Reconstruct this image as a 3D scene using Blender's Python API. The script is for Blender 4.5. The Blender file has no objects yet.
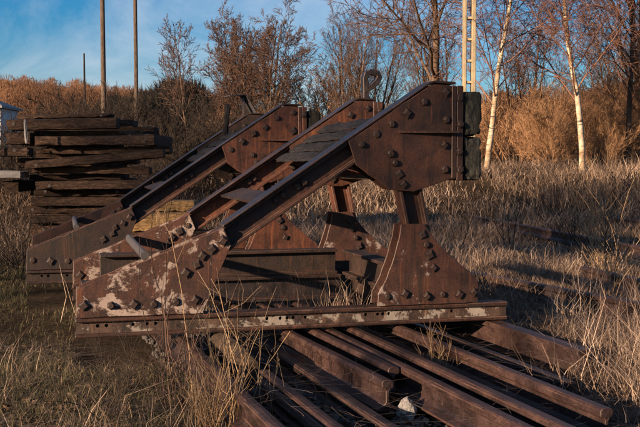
import bpy, bmesh, math, random
import numpy as np
from mathutils import Vector, Matrix

R = math.radians
C = bpy.context.scene.collection
scene = bpy.context.scene

# ------------------------------------------------------------------ camera
cam = bpy.data.cameras.new('camera'); cam_o = bpy.data.objects.new('camera', cam); C.objects.link(cam_o)
cam.lens = 54; cam.sensor_width = 36; cam.clip_start = .05; cam.clip_end = 2500
cam_o.location = (0, 0, 1.2); cam_o.rotation_euler = (R(90 - 2.89), 0, 0)
scene.camera = cam_o

# ------------------------------------------------------------------ sky, sun, exposure
SUN_AZ, SUN_EL = 228, 13            # azimuth clockwise from +Y, behind the camera to the left
w = bpy.data.worlds.new('World'); scene.world = w; w.use_nodes = True
nt = w.node_tree; bg = nt.nodes['Background']
sky = nt.nodes.new('ShaderNodeTexSky'); sky.sky_type = 'NISHITA'; sky.sun_disc = False
sky.sun_elevation = R(SUN_EL); sky.sun_rotation = R(SUN_AZ); sky.air_density = 1.0; sky.dust_density = .6; sky.ozone_density = 4.5
hs = nt.nodes.new('ShaderNodeHueSaturation'); hs.inputs['Saturation'].default_value = 1.32
nt.links.new(sky.outputs[0], hs.inputs['Color'])
tc = nt.nodes.new('ShaderNodeTexCoord'); mp = nt.nodes.new('ShaderNodeMapping')
mp.inputs['Scale'].default_value = (2.6, 2.6, 6.5); mp.inputs['Rotation'].default_value = (0, .16, .3); mp.inputs['Location'].default_value = (1.7, .4, .9)
nz = nt.nodes.new('ShaderNodeTexNoise'); nz.inputs['Scale'].default_value = 1.5; nz.inputs['Detail'].default_value = 9; nz.inputs['Roughness'].default_value = .62; nz.inputs['Distortion'].default_value = .6
cr = nt.nodes.new('ShaderNodeValToRGB'); cr.color_ramp.elements[0].position = .42; cr.color_ramp.elements[1].position = .84
cr.color_ramp.elements[1].color = (.75, .75, .75, 1)
mx = nt.nodes.new('ShaderNodeMixRGB'); mx.inputs[2].default_value = (5.6, 6.0, 6.6, 1)
nt.links.new(tc.outputs['Generated'], mp.inputs[0]); nt.links.new(mp.outputs[0], nz.inputs['Vector'])
nt.links.new(nz.outputs[0], cr.inputs[0]); nt.links.new(cr.outputs[0], mx.inputs[0])
nt.links.new(hs.outputs[0], mx.inputs[1]); nt.links.new(mx.outputs[0], bg.inputs[0])
bg.inputs[1].default_value = .052
sun = bpy.data.lights.new('sun', 'SUN'); sun.energy = 5.0; sun.angle = R(.6); sun.color = (1, .73, .50)
sun_o = bpy.data.objects.new('sun', sun); C.objects.link(sun_o)
sd = Vector((math.sin(R(SUN_AZ)) * math.cos(R(SUN_EL)), math.cos(R(SUN_AZ)) * math.cos(R(SUN_EL)), math.sin(R(SUN_EL))))
sun_o.rotation_euler = sd.to_track_quat('Z', 'Y').to_euler(); sun_o.location = sd * 60
vs = scene.view_settings; vs.view_transform = 'Standard'; vs.look = 'None'; vs.exposure = 1.33; vs.gamma = 1; vs.use_curve_mapping = False

# ------------------------------------------------------------------ helpers
def tag(o, label=None, cat=None, group=None, kind=None):
    for k, v in (('label', label), ('category', cat), ('group', group), ('kind', kind)):
        if v: o[k] = v
    return o
def link(name, me, mat=None, parent=None):
    o = bpy.data.objects.new(name, me); C.objects.link(o)
    if me is not None and mat is not None and not me.materials: me.materials.append(mat)
    if parent is not None: o.parent = parent
    return o
def empty(name, loc=(0, 0, 0), rz=0):
    o = bpy.data.objects.new(name, None); C.objects.link(o); o.location = loc; o.rotation_euler = (0, 0, rz); o.empty_display_size = .1
    return o
def smooth(me):
    me.polygons.foreach_set('use_smooth', [True] * len(me.polygons))
def pymesh(name, v, f, sm=False):
    me = bpy.data.meshes.new(name); me.from_pydata([tuple(p) for p in v], [], f); me.update()
    if sm: smooth(me)
    return me
def npmesh(name, V, F, tint=None, sm=False):
    """V (n,3) and F (m,k) arrays; one polygon size"""
    me = bpy.data.meshes.new(name); F = np.asarray(F, np.int32); V = np.asarray(V, np.float32)
    k = F.shape[1]
    me.vertices.add(len(V)); me.vertices.foreach_set('co', V.ravel())
    me.loops.add(F.size); me.loops.foreach_set('vertex_index', F.ravel())
    me.polygons.add(len(F)); me.polygons.foreach_set('loop_start', np.arange(0, F.size, k, dtype=np.int32))
    if tint is not None:
        a = me.attributes.new('tint', 'FLOAT', 'POINT'); a.data.foreach_set('value', np.asarray(tint, np.float32))
    me.update(calc_edges=True)
    if sm: smooth(me)
    return me
def bm_mesh(name, bm, sm=False):
    bmesh.ops.recalc_face_normals(bm, faces=bm.faces)
    me = bpy.data.meshes.new(name); bm.to_mesh(me); bm.free()
    if sm: smooth(me)
    return me
def bevel(o, w, seg=1):
    m = o.modifiers.new('bevel', 'BEVEL'); m.width = w; m.segments = seg; m.limit_method = 'ANGLE'; m.angle_limit = R(40)
    if o.data.materials and o.data.materials[0] and o.data.materials[0].name.startswith(('rust', 'rail')) and 'edge' in M:
        if len(o.data.materials) < 2: o.data.materials.append(M['edge'])
        m.material = 1                             # worn, lighter edges
    return o

# ------------------------------------------------------------------ materials
def nodes(name):
    m = bpy.data.materials.new(name); m.use_nodes = True
    return m, m.node_tree, m.node_tree.nodes['Principled BSDF']
def ramp(t, stops):
    r = t.nodes.new('ShaderNodeValToRGB'); e = r.color_ramp.elements
    while len(e) < len(stops): e.new(.5)
    for x, (p, c) in zip(e, stops): x.position = p; x.color = (*c, 1)
    return r
def noise(t, vec, scale, detail=6, rough=.6, dist=0):
    n = t.nodes.new('ShaderNodeTexNoise'); n.inputs['Scale'].default_value = scale; n.inputs['Detail'].default_value = detail
    n.inputs['Roughness'].default_value = rough; n.inputs['Distortion'].default_value = dist
    t.links.new(vec, n.inputs['Vector']); return n
def mixc(t, fac, a, b):
    n = t.nodes.new('ShaderNodeMixRGB')
    for i, v in ((0, fac), (1, a), (2, b)):
        if isinstance(v, (int, float)): n.inputs[i].default_value = v
        elif isinstance(v, tuple): n.inputs[i].default_value = (*v, 1)
        else: t.links.new(v, n.inputs[i])
    return n.outputs[0]
def bump(t, b, h, strength, dist):
    n = t.nodes.new('ShaderNodeBump'); n.inputs['Strength'].default_value = strength; n.inputs['Distance'].default_value = dist
    t.links.new(h, n.inputs['Height']); t.links.new(n.outputs[0], b.inputs['Normal'])
def vec(t, scale=None, kind='Object'):
    c = t.nodes.new('ShaderNodeTexCoord').outputs[kind]
    if scale is None: return c
    m = t.nodes.new('ShaderNodeMapping'); m.inputs['Scale'].default_value = scale; t.links.new(c, m.inputs[0]); return m.outputs[0]

def rust(name, dark=(.012, .007, .006), mid=(.050, .022, .014), lite=(.12, .048, .024), paint=None, cut=.66, seed=0, rough=.72, streak=True):
    m, t, b = nodes(name)
    mp = t.nodes.new('ShaderNodeMapping'); mp.inputs['Location'].default_value = (seed * 3.1, seed * 1.7, seed); t.links.new(vec(t), mp.inputs[0]); v = mp.outputs[0]
    big = noise(t, v, 1.7, 4, .55, .5); med = noise(t, v, 9, 7, .68, .3); fine = noise(t, v, 75, 6, .75)
    add = t.nodes.new('ShaderNodeMath'); add.operation = 'MULTIPLY_ADD'; add.inputs[1].default_value = .55; t.links.new(med.outputs[0], add.inputs[0])
    sc = t.nodes.new('ShaderNodeMath'); sc.operation = 'MULTIPLY'; sc.inputs[1].default_value = .45; t.links.new(big.outputs[0], sc.inputs[0]); t.links.new(sc.outputs[0], add.inputs[2])
    r1 = ramp(t, [(.34, dark), (.48, mid), (.58, tuple((p + q) / 2 for p, q in zip(mid, lite))), (.68, lite)]); t.links.new(add.outputs[0], r1.inputs[0])
    r2 = ramp(t, [(.34, (.45, .42, .40)), (.52, (1, 1, 1)), (.70, (1.3, 1.22, 1.15))]); t.links.new(fine.outputs[0], r2.inputs[0])
    mul = t.nodes.new('ShaderNodeMixRGB'); mul.blend_type = 'MULTIPLY'; mul.inputs[0].default_value = 1
    t.links.new(r1.outputs[0], mul.inputs[1]); t.links.new(r2.outputs[0], mul.inputs[2])
    col = mul.outputs[0]
    if streak:                                    # run-off streaks, long along z: soot-dark ones and thin orange ones
        for q, (sx, sz, lo, hi, f, c) in enumerate(((14, 1.1, .52, .66, .75, tuple(x * .8 for x in dark)), (30, 1.6, .58, .68, .55, (lite[0] * 1.5, lite[1] * 1.35, lite[2])))):
            m2 = t.nodes.new('ShaderNodeMapping'); m2.inputs['Scale'].default_value = (sx, sx, sz); m2.inputs['Location'].default_value = (seed + q * 5, 0, 0); t.links.new(v, m2.inputs[0])
            sn = noise(t, m2.outputs[0], 1.2, 4, .6, .6); rs = ramp(t, [(lo, (0, 0, 0)), (hi, (f,) * 3)]); t.links.new(sn.outputs[0], rs.inputs[0])
            col = mixc(t, rs.outputs[0], col, c)
    if paint is not None:
        pn = noise(t, v, 4.3, 9, .74, .35); pr = ramp(t, [(cut, (0, 0, 0)), (cut + .035, (1, 1, 1))]); t.links.new(pn.outputs[0], pr.inputs[0])
        pv = mixc(t, med.outputs[0], paint, tuple(x * .18 for x in paint))
        col = mixc(t, pr.outputs[0], col, pv)
    t.links.new(col, b.inputs['Base Color'])
    rr = ramp(t, [(.3, (rough - .22,) * 3), (.7, (min(rough + .15, 1),) * 3)]); t.links.new(med.outputs[0], rr.inputs[0]); t.links.new(rr.outputs[0], b.inputs['Roughness'])
    b.inputs['Specular IOR Level'].default_value = .4
    ad2 = t.nodes.new('ShaderNodeMath'); ad2.operation = 'MULTIPLY_ADD'; ad2.inputs[1].default_value = .35; t.links.new(fine.outputs[0], ad2.inputs[0]); t.links.new(add.outputs[0], ad2.inputs[2])
    bump(t, b, ad2.outputs[0], .8, .008)
    return m
def wood(name, a, bcol, c, stretch=(1.2, 14, 14), moss=None, bmp=(1, .02)):
    m, t, b = nodes(name)
    info = t.nodes.new('ShaderNodeObjectInfo')
    mp = t.nodes.new('ShaderNodeMapping'); mp.inputs['Scale'].default_value = stretch; t.links.new(vec(t), mp.inputs[0])
    cmb = t.nodes.new('ShaderNodeCombineXYZ'); ml = t.nodes.new('ShaderNodeMath'); ml.operation = 'MULTIPLY'; ml.inputs[1].default_value = 37
    t.links.new(info.outputs['Random'], ml.inputs[0]); t.links.new(ml.outputs[0], cmb.inputs[0]); t.links.new(ml.outputs[0], cmb.inputs[2]); t.links.new(cmb.outputs[0], mp.inputs['Location'])
    g = noise(t, mp.outputs[0], 2.2, 7, .7, .8); f = noise(t, mp.outputs[0], 9, 6, .7, .3)
    r = ramp(t, [(.28, a), (.5, bcol), (.74, c)]); t.links.new(g.outputs[0], r.inputs[0])
    r2 = ramp(t, [(.36, (.25, .24, .23)), (.55, (1, 1, 1))]); t.links.new(f.outputs[0], r2.inputs[0])
    mul = t.nodes.new('ShaderNodeMixRGB'); mul.blend_type = 'MULTIPLY'; mul.inputs[0].default_value = 1
    t.links.new(r.outputs[0], mul.inputs[1]); t.links.new(r2.outputs[0], mul.inputs[2]); col = mul.outputs[0]
    if moss:
        n = noise(t, vec(t), 5, 6, .7); rm = ramp(t, [(.5, (0, 0, 0)), (.62, (.7, .7, .7))]); t.links.new(n.outputs[0], rm.inputs[0]); col = mixc(t, rm.outputs[0], col, moss)
    vr = t.nodes.new('ShaderNodeHueSaturation'); ad = t.nodes.new('ShaderNodeMapRange'); ad.inputs['To Min'].default_value = .55; ad.inputs['To Max'].default_value = 1.8
    t.links.new(info.outputs['Random'], ad.inputs[0]); t.links.new(ad.outputs[0], vr.inputs['Value']); t.links.new(col, vr.inputs['Color'])
    t.links.new(vr.outputs[0], b.inputs['Base Color']); b.inputs['Roughness'].default_value = .85; b.inputs['Specular IOR Level'].default_value = .2
    bump(t, b, f.outputs[0], *bmp)
    return m
def tinted(name, stops, rough=.8, trans=0.0):
    """colour from the mesh attribute 'tint' (each blade or leaf has its own)"""
    m, t, b = nodes(name)
    a = t.nodes.new('ShaderNodeAttribute'); a.attribute_name = 'tint'
    r = ramp(t, stops); t.links.new(a.outputs['Fac'], r.inputs[0]); t.links.new(r.outputs[0], b.inputs['Base Color'])
    b.inputs['Roughness'].default_value = rough; b.inputs['Specular IOR Level'].default_value = .15
    return m
def bark(name, a, c, scale=8, stretch=(1, 1, .25)):
    m, t, b = nodes(name)
    n = noise(t, vec(t, stretch), scale, 6, .7); r = ramp(t, [(.38, a), (.62, c)]); t.links.new(n.outputs[0], r.inputs[0])
    t.links.new(r.outputs[0], b.inputs['Base Color']); b.inputs['Roughness'].default_value = .9; b.inputs['Specular IOR Level'].default_value = .1
    bump(t, b, n.outputs[0], .6, .02)
    return m
def plain(name, c, rough=.6, var=.25, scale=9):
    m, t, b = nodes(name)
    n = noise(t, vec(t), scale, 6, .65); r = ramp(t, [(.3, tuple(x * (1 - var) for x in c)), (.7, tuple(x * (1 + var) for x in c))]); t.links.new(n.outputs[0], r.inputs[0])
    t.links.new(r.outputs[0], b.inputs['Base Color']); b.inputs['Roughness'].default_value = rough; bump(t, b, n.outputs[0], .25, .004)
    return m

M = {}
M['rust'] = rust('rust_plate', dark=(.009, .006, .005), mid=(0.0311, 0.0126, 0.0081), lite=(0.0777, 0.0289, 0.0155), seed=1)
M['rust_red'] = rust('rust_plate_red_lit', dark=(.016, .008, .006), mid=(0.0703, 0.0229, 0.0118), lite=(0.1369, 0.0474, 0.0215), seed=4)  # redder rust; on the head plates it holds their sunlight in the colour
M['rust_dark'] = rust('rust_plate_dark_shade', dark=(.008, .006, .005), mid=(0.0192, 0.0104, 0.0074), lite=(0.0459, 0.0207, 0.0133), seed=7)  # darker rust; on the far rear plate it paints in the shade
M['rust_paint'] = rust('rust_flaking_paint', dark=(.018, .009, .007), mid=(0.0503, 0.0192, 0.0118), lite=(0.0962, 0.0348, 0.0185), paint=(.46, .35, .29), cut=.522, seed=2)
M['rust_foot'] = rust('rust_foot_plate', dark=(.014, .008, .006), mid=(0.0385, 0.0148, 0.0096), lite=(0.0814, 0.0296, 0.0163), paint=(.38, .29, .25), cut=.565, seed=5)
M['rust_base'] = rust('rust_base_rail', dark=(.016, .010, .008), mid=(0.0481, 0.0274, 0.0192), lite=(0.1036, 0.0607, 0.0400), paint=(.36, .30, .25), cut=.508, seed=3)
M['rail'] = rust('rail_steel', dark=(.012, .009, .009), mid=(0.0306, 0.0179, 0.0161), lite=(0.0680, 0.0382, 0.0314), seed=6, rough=.45, streak=False)
M['rail_dark'] = rust('rail_steel_dark', dark=(.008, .007, .007), mid=(0.0204, 0.0145, 0.0136), lite=(0.0510, 0.0306, 0.0255), seed=8, rough=.5, streak=False)
M['edge'] = rust('worn_edge', dark=(.030, .016, .012), mid=(0.0595, 0.0289, 0.0195), lite=(0.1360, 0.0723, 0.0476), seed=10, rough=.5, streak=False)
M['bolt'] = rust('rust_bolt', dark=(.014, .008, .006), mid=(0.0442, 0.0204, 0.0136), lite=(0.1020, 0.0425, 0.0229), seed=9, streak=False)
M['bar'] = plain('grey_bar', (.046, .040, .042), .8, .2, 14)
M['beam'] = wood('buffer_timber', (.010, .009, .008), (.036, .033, .026), (.085, .078, .060), (14, 3, 3.5), moss=(.040, .042, .026), bmp=(.6, .008))
M['plank'] = wood('weathered_plank', (.008, .007, .008), (.019, .017, .018), (.040, .035, .037), (16, 1.5, 12))
M['tie'] = wood('creosoted_timber', (.009, .006, .005), (.050, .029, .019), (.135, .080, .053), (3.2, 16, 16))
M['tie_pale'] = wood('sunlight_toned_timber', (.16, .085, .035), (.33, .20, .09), (.45, .29, .14))  # bright yellow tone: the sunlight on these timbers is put into the colour
M['log'] = wood('cut_log', (.030, .020, .014), (.070, .048, .033), (.13, .092, .062))
M['pole'] = wood('pole_timber', (.030, .021, .016), (.070, .050, .037), (.13, .095, .070), (14, 14, 1))
M['grass'] = tinted('dry_grass', [(0, (.040, .028, .021)), (.35, (.125, .084, .060)), (.75, (.27, .185, .132)), (1, (.47, .35, .26))])
M['grass_green'] = tinted('short_grass', [(0, (.024, .022, .012)), (.40, (.055, .053, .024)), (.70, (.105, .085, .046)), (1, (.30, .21, .13))])
M['stem'] = tinted('dry_stem', [(0, (.13, .075, .042)), (.5, (.28, .18, .10)), (1, (.46, .32, .19))])
M['leaf'] = tinted('fallen_leaf', [(0, (.05, .03, .02)), (.5, (.14, .085, .05)), (1, (.27, .19, .13))])
M['twig'] = tinted('tree_twig', [(0, (.038, .024, .020)), (.5, (.085, .050, .037)), (1, (.16, .092, .062))])
M['twig_red'] = tinted('shrub_twig', [(0, (.085, .045, .026)), (.5, (.30, .16, .082)), (1, (.54, .34, .185))])
M['twig_birch'] = tinted('birch_twig', [(0, (.070, .035, .028)), (.5, (.16, .078, .055)), (1, (.27, .145, .095))])
M['twig_dark'] = tinted('dark_twig', [(0, (.018, .014, .012)), (1, (.055, .040, .030))])
M['bark'] = bark('tree_bark', (.045, .030, .022), (.13, .085, .058))
def birch_bark(name):
    m, t, b = nodes(name)
    n = noise(t, vec(t, (3, 3, 16)), 1.6, 5, .65, .3); n2 = noise(t, vec(t), 3, 5, .6)
    r = ramp(t, [(.35, (.030, .022, .018)), (.41, (.22, .17, .12)), (.46, (.42, .345, .245)), (.7, (.53, .44, .32))]); t.links.new(n.outputs[0], r.inputs[0])
    r2 = ramp(t, [(.42, (.55, .45, .36)), (.58, (1, 1, 1))]); t.links.new(n2.outputs[0], r2.inputs[0])
    mu = t.nodes.new('ShaderNodeMixRGB'); mu.blend_type = 'MULTIPLY'; mu.inputs[0].default_value = 1; t.links.new(r.outputs[0], mu.inputs[1]); t.links.new(r2.outputs[0], mu.inputs[2])
    t.links.new(mu.outputs[0], b.inputs['Base Color']); b.inputs['Roughness'].default_value = .8; bump(t, b, n.outputs[0], .5, .01)
    return m
M['birch'] = birch_bark('birch_bark')
M['forest'] = tinted('forest_twig', [(0, (.028, .016, .011)), (.5, (.085, .042, .024)), (1, (.18, .092, .048))])
M['conifer'] = tinted('conifer_needle_shade', [(0, (.004, .004, .0045)), (.7, (.010, .0095, .009)), (1, (.026, .021, .016))])  # near-black: the shade of the dark wood is put into the needle colour
M['gravel'] = plain('dark_ballast', (.060, .052, .046), .9, .5, 40)
M['stone'] = plain('pale_stone', (.15, .14, .135), .95, .85, 45)
M['white'] = plain('white_render', (.50, .50, .50), .8, .12)
M['roof'] = plain('grey_roof', (.20, .185, .18), .8, .15)
M['glass'] = plain('window_glass', (.05, .055, .065), .15, .1)
M['mast'] = plain('mast_concrete', (.27, .215, .13), .8, .35, 5)
M['tarp'] = plain('dark_tarpaulin', (.022, .024, .032), .6, .3, 6)
M['concrete'] = plain('concrete', (.19, .175, .165), .9, .2, 6)

gm, t, b = nodes('ground_soil')
v = vec(t); n1 = noise(t, v, .5, 8, .65); n2 = noise(t, v, 14, 8, .7)
r1 = ramp(t, [(.35, (.026, .021, .016)), (.5, (.058, .043, .030)), (.68, (.11, .078, .050))]); t.links.new(n1.outputs[0], r1.inputs[0])
r2 = ramp(t, [(.3, (.4, .38, .36)), (.6, (1.15, 1.1, 1.05))]); t.links.new(n2.outputs[0], r2.inputs[0])
mu = t.nodes.new('ShaderNodeMixRGB'); mu.blend_type = 'MULTIPLY'; mu.inputs[0].default_value = 1; t.links.new(r1.outputs[0], mu.inputs[1]); t.links.new(r2.outputs[0], mu.inputs[2])
t.links.new(mu.outputs[0], b.inputs['Base Color']); b.inputs['Roughness'].default_value = 1; b.inputs['Specular IOR Level'].default_value = 0; bump(t, b, n2.outputs[0], .8, .03)
M['ground'] = gm

# ------------------------------------------------------------------ terrain
def sstep(a, b, x):
    u = np.clip((x - a) / (b - a), 0, 1); return u * u * (3 - 2 * u)
HU = [-.9, -.36, -.30, -.20, -.10, 0, .10, .17, .26, .34, .9]
HZ = [15.5, 15.5, 14, 12, 6, 3, 3, 7.5, 10, 13, 15]
def gz(x, y):
    x = np.asarray(x, float); y = np.asarray(y, float)
    z = .022 * np.sin(x * 2.1 + 1) * np.cos(y * 1.7) + .014 * np.sin(x * 5.3 + y * 3.1)
    z = z * sstep(60, 30, y)
    z = z + sstep(15.5, 24.5, y) * 1.02 + sstep(-18, -30, y) * .3
    u = x / np.maximum(y, 1)
    h = np.interp(u, HU, HZ)
    return z + sstep(95, 260, y) * h
xs = np.concatenate([-np.geomspace(520, 4.2, 60), np.linspace(-4, 6, 76), np.geomspace(6.3, 520, 60)])
ys = np.concatenate([np.linspace(-90, 1, 26), np.linspace(1.4, 14, 80), np.geomspace(14.4, 900, 90)])
X, Y = np.meshgrid(xs, ys); Z = gz(X, Y); nx, ny = len(xs), len(ys)
i = (np.arange(ny - 1)[:, None] * nx + np.arange(nx - 1)[None]).ravel()
tag(link('ground', npmesh('ground', np.stack([X.ravel(), Y.ravel(), Z.ravel()], 1), np.stack([i, i + 1, i + nx + 1, i + nx], 1), sm=True), M['ground']), kind='structure')

# ------------------------------------------------------------------ buffer stops
PI = math.pi
def plate(poly, t0, t1, holes=()):
    """polygon in (s,z) extruded from t0 to t1, with round holes"""
    rn = random.Random(int(abs(t0) * 1e4) + len(poly)); fine_ = []
    for (a0, b0), (a1, b1) in zip(poly, poly[1:] + poly[:1]):
        k_ = max(1, int(math.hypot(a1 - a0, b1 - b0) / .045)); fine_.append((a0, b0))
        for q in range(1, k_):
            j = rn.uniform(-.0022, .0022) - (.006 if rn.random() < .05 else 0); l_ = math.hypot(a1 - a0, b1 - b0)
            fine_.append((a0 + (a1 - a0) * q / k_ + j * (b0 - b1) / l_, b0 + (b1 - b0) * q / k_ + j * (a1 - a0) / l_))
    bm = bmesh.new(); loops = [poly if holes else fine_]
    for (cx, cz, r) in holes: loops.append([(cx + r * math.cos(a * PI / 5), cz + r * math.sin(a * PI / 5)) for a in range(10)])
    es = []
    for lp in loops:
        vs_ = [bm.verts.new((s, t0, z)) for s, z in lp]
        es += [bm.edges.new((vs_[k], vs_[(k + 1) % len(vs_)])) for k in range(len(vs_))]
    if holes: bmesh.ops.triangle_fill(bm, edges=es, use_beauty=True)
    else: bm.faces.new(bm.verts[:])
    g = bmesh.ops.extrude_face_region(bm, geom=bm.faces[:])
    for e in g['geom']:
        if isinstance(e, bmesh.types.BMVert): e.co.y = t1
    return bm_mesh('plate', bm)
def box_bm(bm, x0, x1, y0, y1, z0, z1):
    v_ = [bm.verts.new(p) for p in ((x0, y0, z0), (x1, y0, z0), (x1, y1, z0), (x0, y1, z0), (x0, y0, z1), (x1, y0, z1), (x1, y1, z1), (x0, y1, z1))]
    for q in ((0, 3, 2, 1), (4, 5, 6, 7), (0, 1, 5, 4), (1, 2, 6, 5), (2, 3, 7, 6), (3, 0, 4, 7)): bm.faces.new([v_[k] for k in q])
def section(profile, p0, p1, up=(0, 0, 1), nseg=1, wob=0, rng=None):
    """closed profile of (side, up) points swept from p0 to p1"""
    p0, p1 = Vector(p0), Vector(p1); d = (p1 - p0).normalized(); up = Vector(up); sd_ = d.cross(up).normalized(); up = sd_.cross(d)
    v_, f = [], []; k = len(profile)
    for j in range(nseg + 1):
        q = p0.lerp(p1, j / nseg)
        for a, b_ in profile:
            q2 = q + sd_ * a + up * b_
            if wob and rng: q2 = q2 + Vector((rng.uniform(-wob, wob), rng.uniform(-wob, wob), rng.uniform(-wob, wob)))
            v_.append(q2)
    for j in range(nseg):
        for m_ in range(k):
            a = j * k + m_; b_ = j * k + (m_ + 1) % k; f.append((a, b_, b_ + k, a + k))
    f.append(tuple(range(k - 1, -1, -1))); f.append(tuple(range(nseg * k, nseg * k + k)))
    bm = bmesh.new(); vv = [bm.verts.new(p) for p in v_]
    for q in f: bm.faces.new([vv[z_] for z_ in q])
    return bm_mesh('section', bm)
def rail_profile(h=.145, head=.060, foot=.112, web=.016):
    a, b_, c = head / 2, foot / 2, web / 2
    half = [(b_, 0), (b_, .010), (c + .012, .026), (c, .040), (c, h - .052), (c + .006, h - .044), (a, h - .036), (a, h - .012), (a * .72, h - .002), (0, h)]
    return half + [(-x, y) for x, y in half[-2::-1]]
def ibeam_profile(h, w_, tf=.018, tw=.014):
    a, c = w_ / 2, tw / 2
    return [(a, 0), (a, tf), (c, tf), (c, h - tf), (a, h - tf), (a, h), (-a, h), (-a, h - tf), (-c, h - tf), (-c, tf), (-a, tf), (-a, 0)]
def bolt_mesh(sides, r, h):
    """bolt head on a washer, along -Y"""
    bm = bmesh.new(); rings = []
    for rr, y, n in ((r * 1.25, 0, sides), (r * 1.25, -.004, sides), (r, -.005, sides), (r, -h * .75, sides), (r * .72, -h, sides)):
        rings.append([bm.verts.new((rr * math.cos(2 * PI * k / n), y, rr * math.sin(2 * PI * k / n))) for k in range(n)])
    for a, b_ in zip(rings, rings[1:]):
        for k in range(sides): bm.faces.new((a[k], a[(k + 1) % sides], b_[(k + 1) % sides], b_[k]))
    bm.faces.new(rings[-1]); bm.faces.new(rings[0][::-1])
    return bm_mesh('bolt', bm)
BOLTS = [bolt_mesh(4, .027, .020), bolt_mesh(6, .022, .022), bolt_mesh(4, .029, .016), bolt_mesh(8, .021, .013)]
for q in BOLTS: q.materials.append(M['bolt'])
rb = random.Random(5)
def bolts(parent, pts, y, kinds=(0, 0, 0, 1, 2, 2, 3)):
    for s, z in pts:
        o = link('bolt', BOLTS[rb.choice(kinds)], None, parent); o.location = (s + rb.uniform(-.006, .006), y, z + rb.uniform(-.006, .006)); o.rotation_euler = (rb.uniform(-.06, .06), rb.uniform(-.5, .5), rb.uniform(-.06, .06)); k_ = rb.uniform(.85, 1.1); o.scale = (k_, rb.uniform(.7, 1.1), k_)

GUS = [(0, .334), (.005, .497), (.12, .545), (.663, .762), (.845, .832), (.888, .728), (.80, .52), (.719, .334)]
HEAD = [(1.605, 1.345), (1.655, 1.20), (1.875, 1.048), (2.03, 1.036), (2.262, 1.11), (2.305, 1.112), (2.305, 1.692), (2.165, 1.698), (2.13, 1.688)]
FOOT = [(1.795, .334), (1.800, .41), (1.850, .50), (1.900, .635), (1.935, .76), (1.945, .835), (2.10, .837), (2.135, .79), (2.22, .685), (2.34, .580), (2.44, .503), (2.462, .465), (2.463, .334)]
R_HEAD = [(2.233, 1.644), (2.086, 1.585), (1.981, 1.516), (1.877, 1.453), (1.78, 1.384), (1.69, 1.318), (2.236, 1.482), (2.228, 1.325), (2.223, 1.166), (1.877, 1.274), (1.904, 1.212), (1.93, 1.145), (1.955, 1.085)]
R_GUS = [(.047, .409), (.198, .401), (.323, .399), (.433, .404), (.566, .408), (.672, .41), (.62, .571), (.685, .617), (.715, .669), (.775, .71), (.835, .755)]
R_FOOT = [(2.084, .768), (2.105, .705), (2.135, .641), (2.16, .565), (1.854, .398), (1.973, .407), (2.113, .389), (2.214, .398), (2.33, .394), (2.425, .397)]
HOLES = [1.111, 1.192, 1.235, 1.272, 1.348, 1.731, 1.809, 1.842, 1.881, 2.30]

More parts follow.
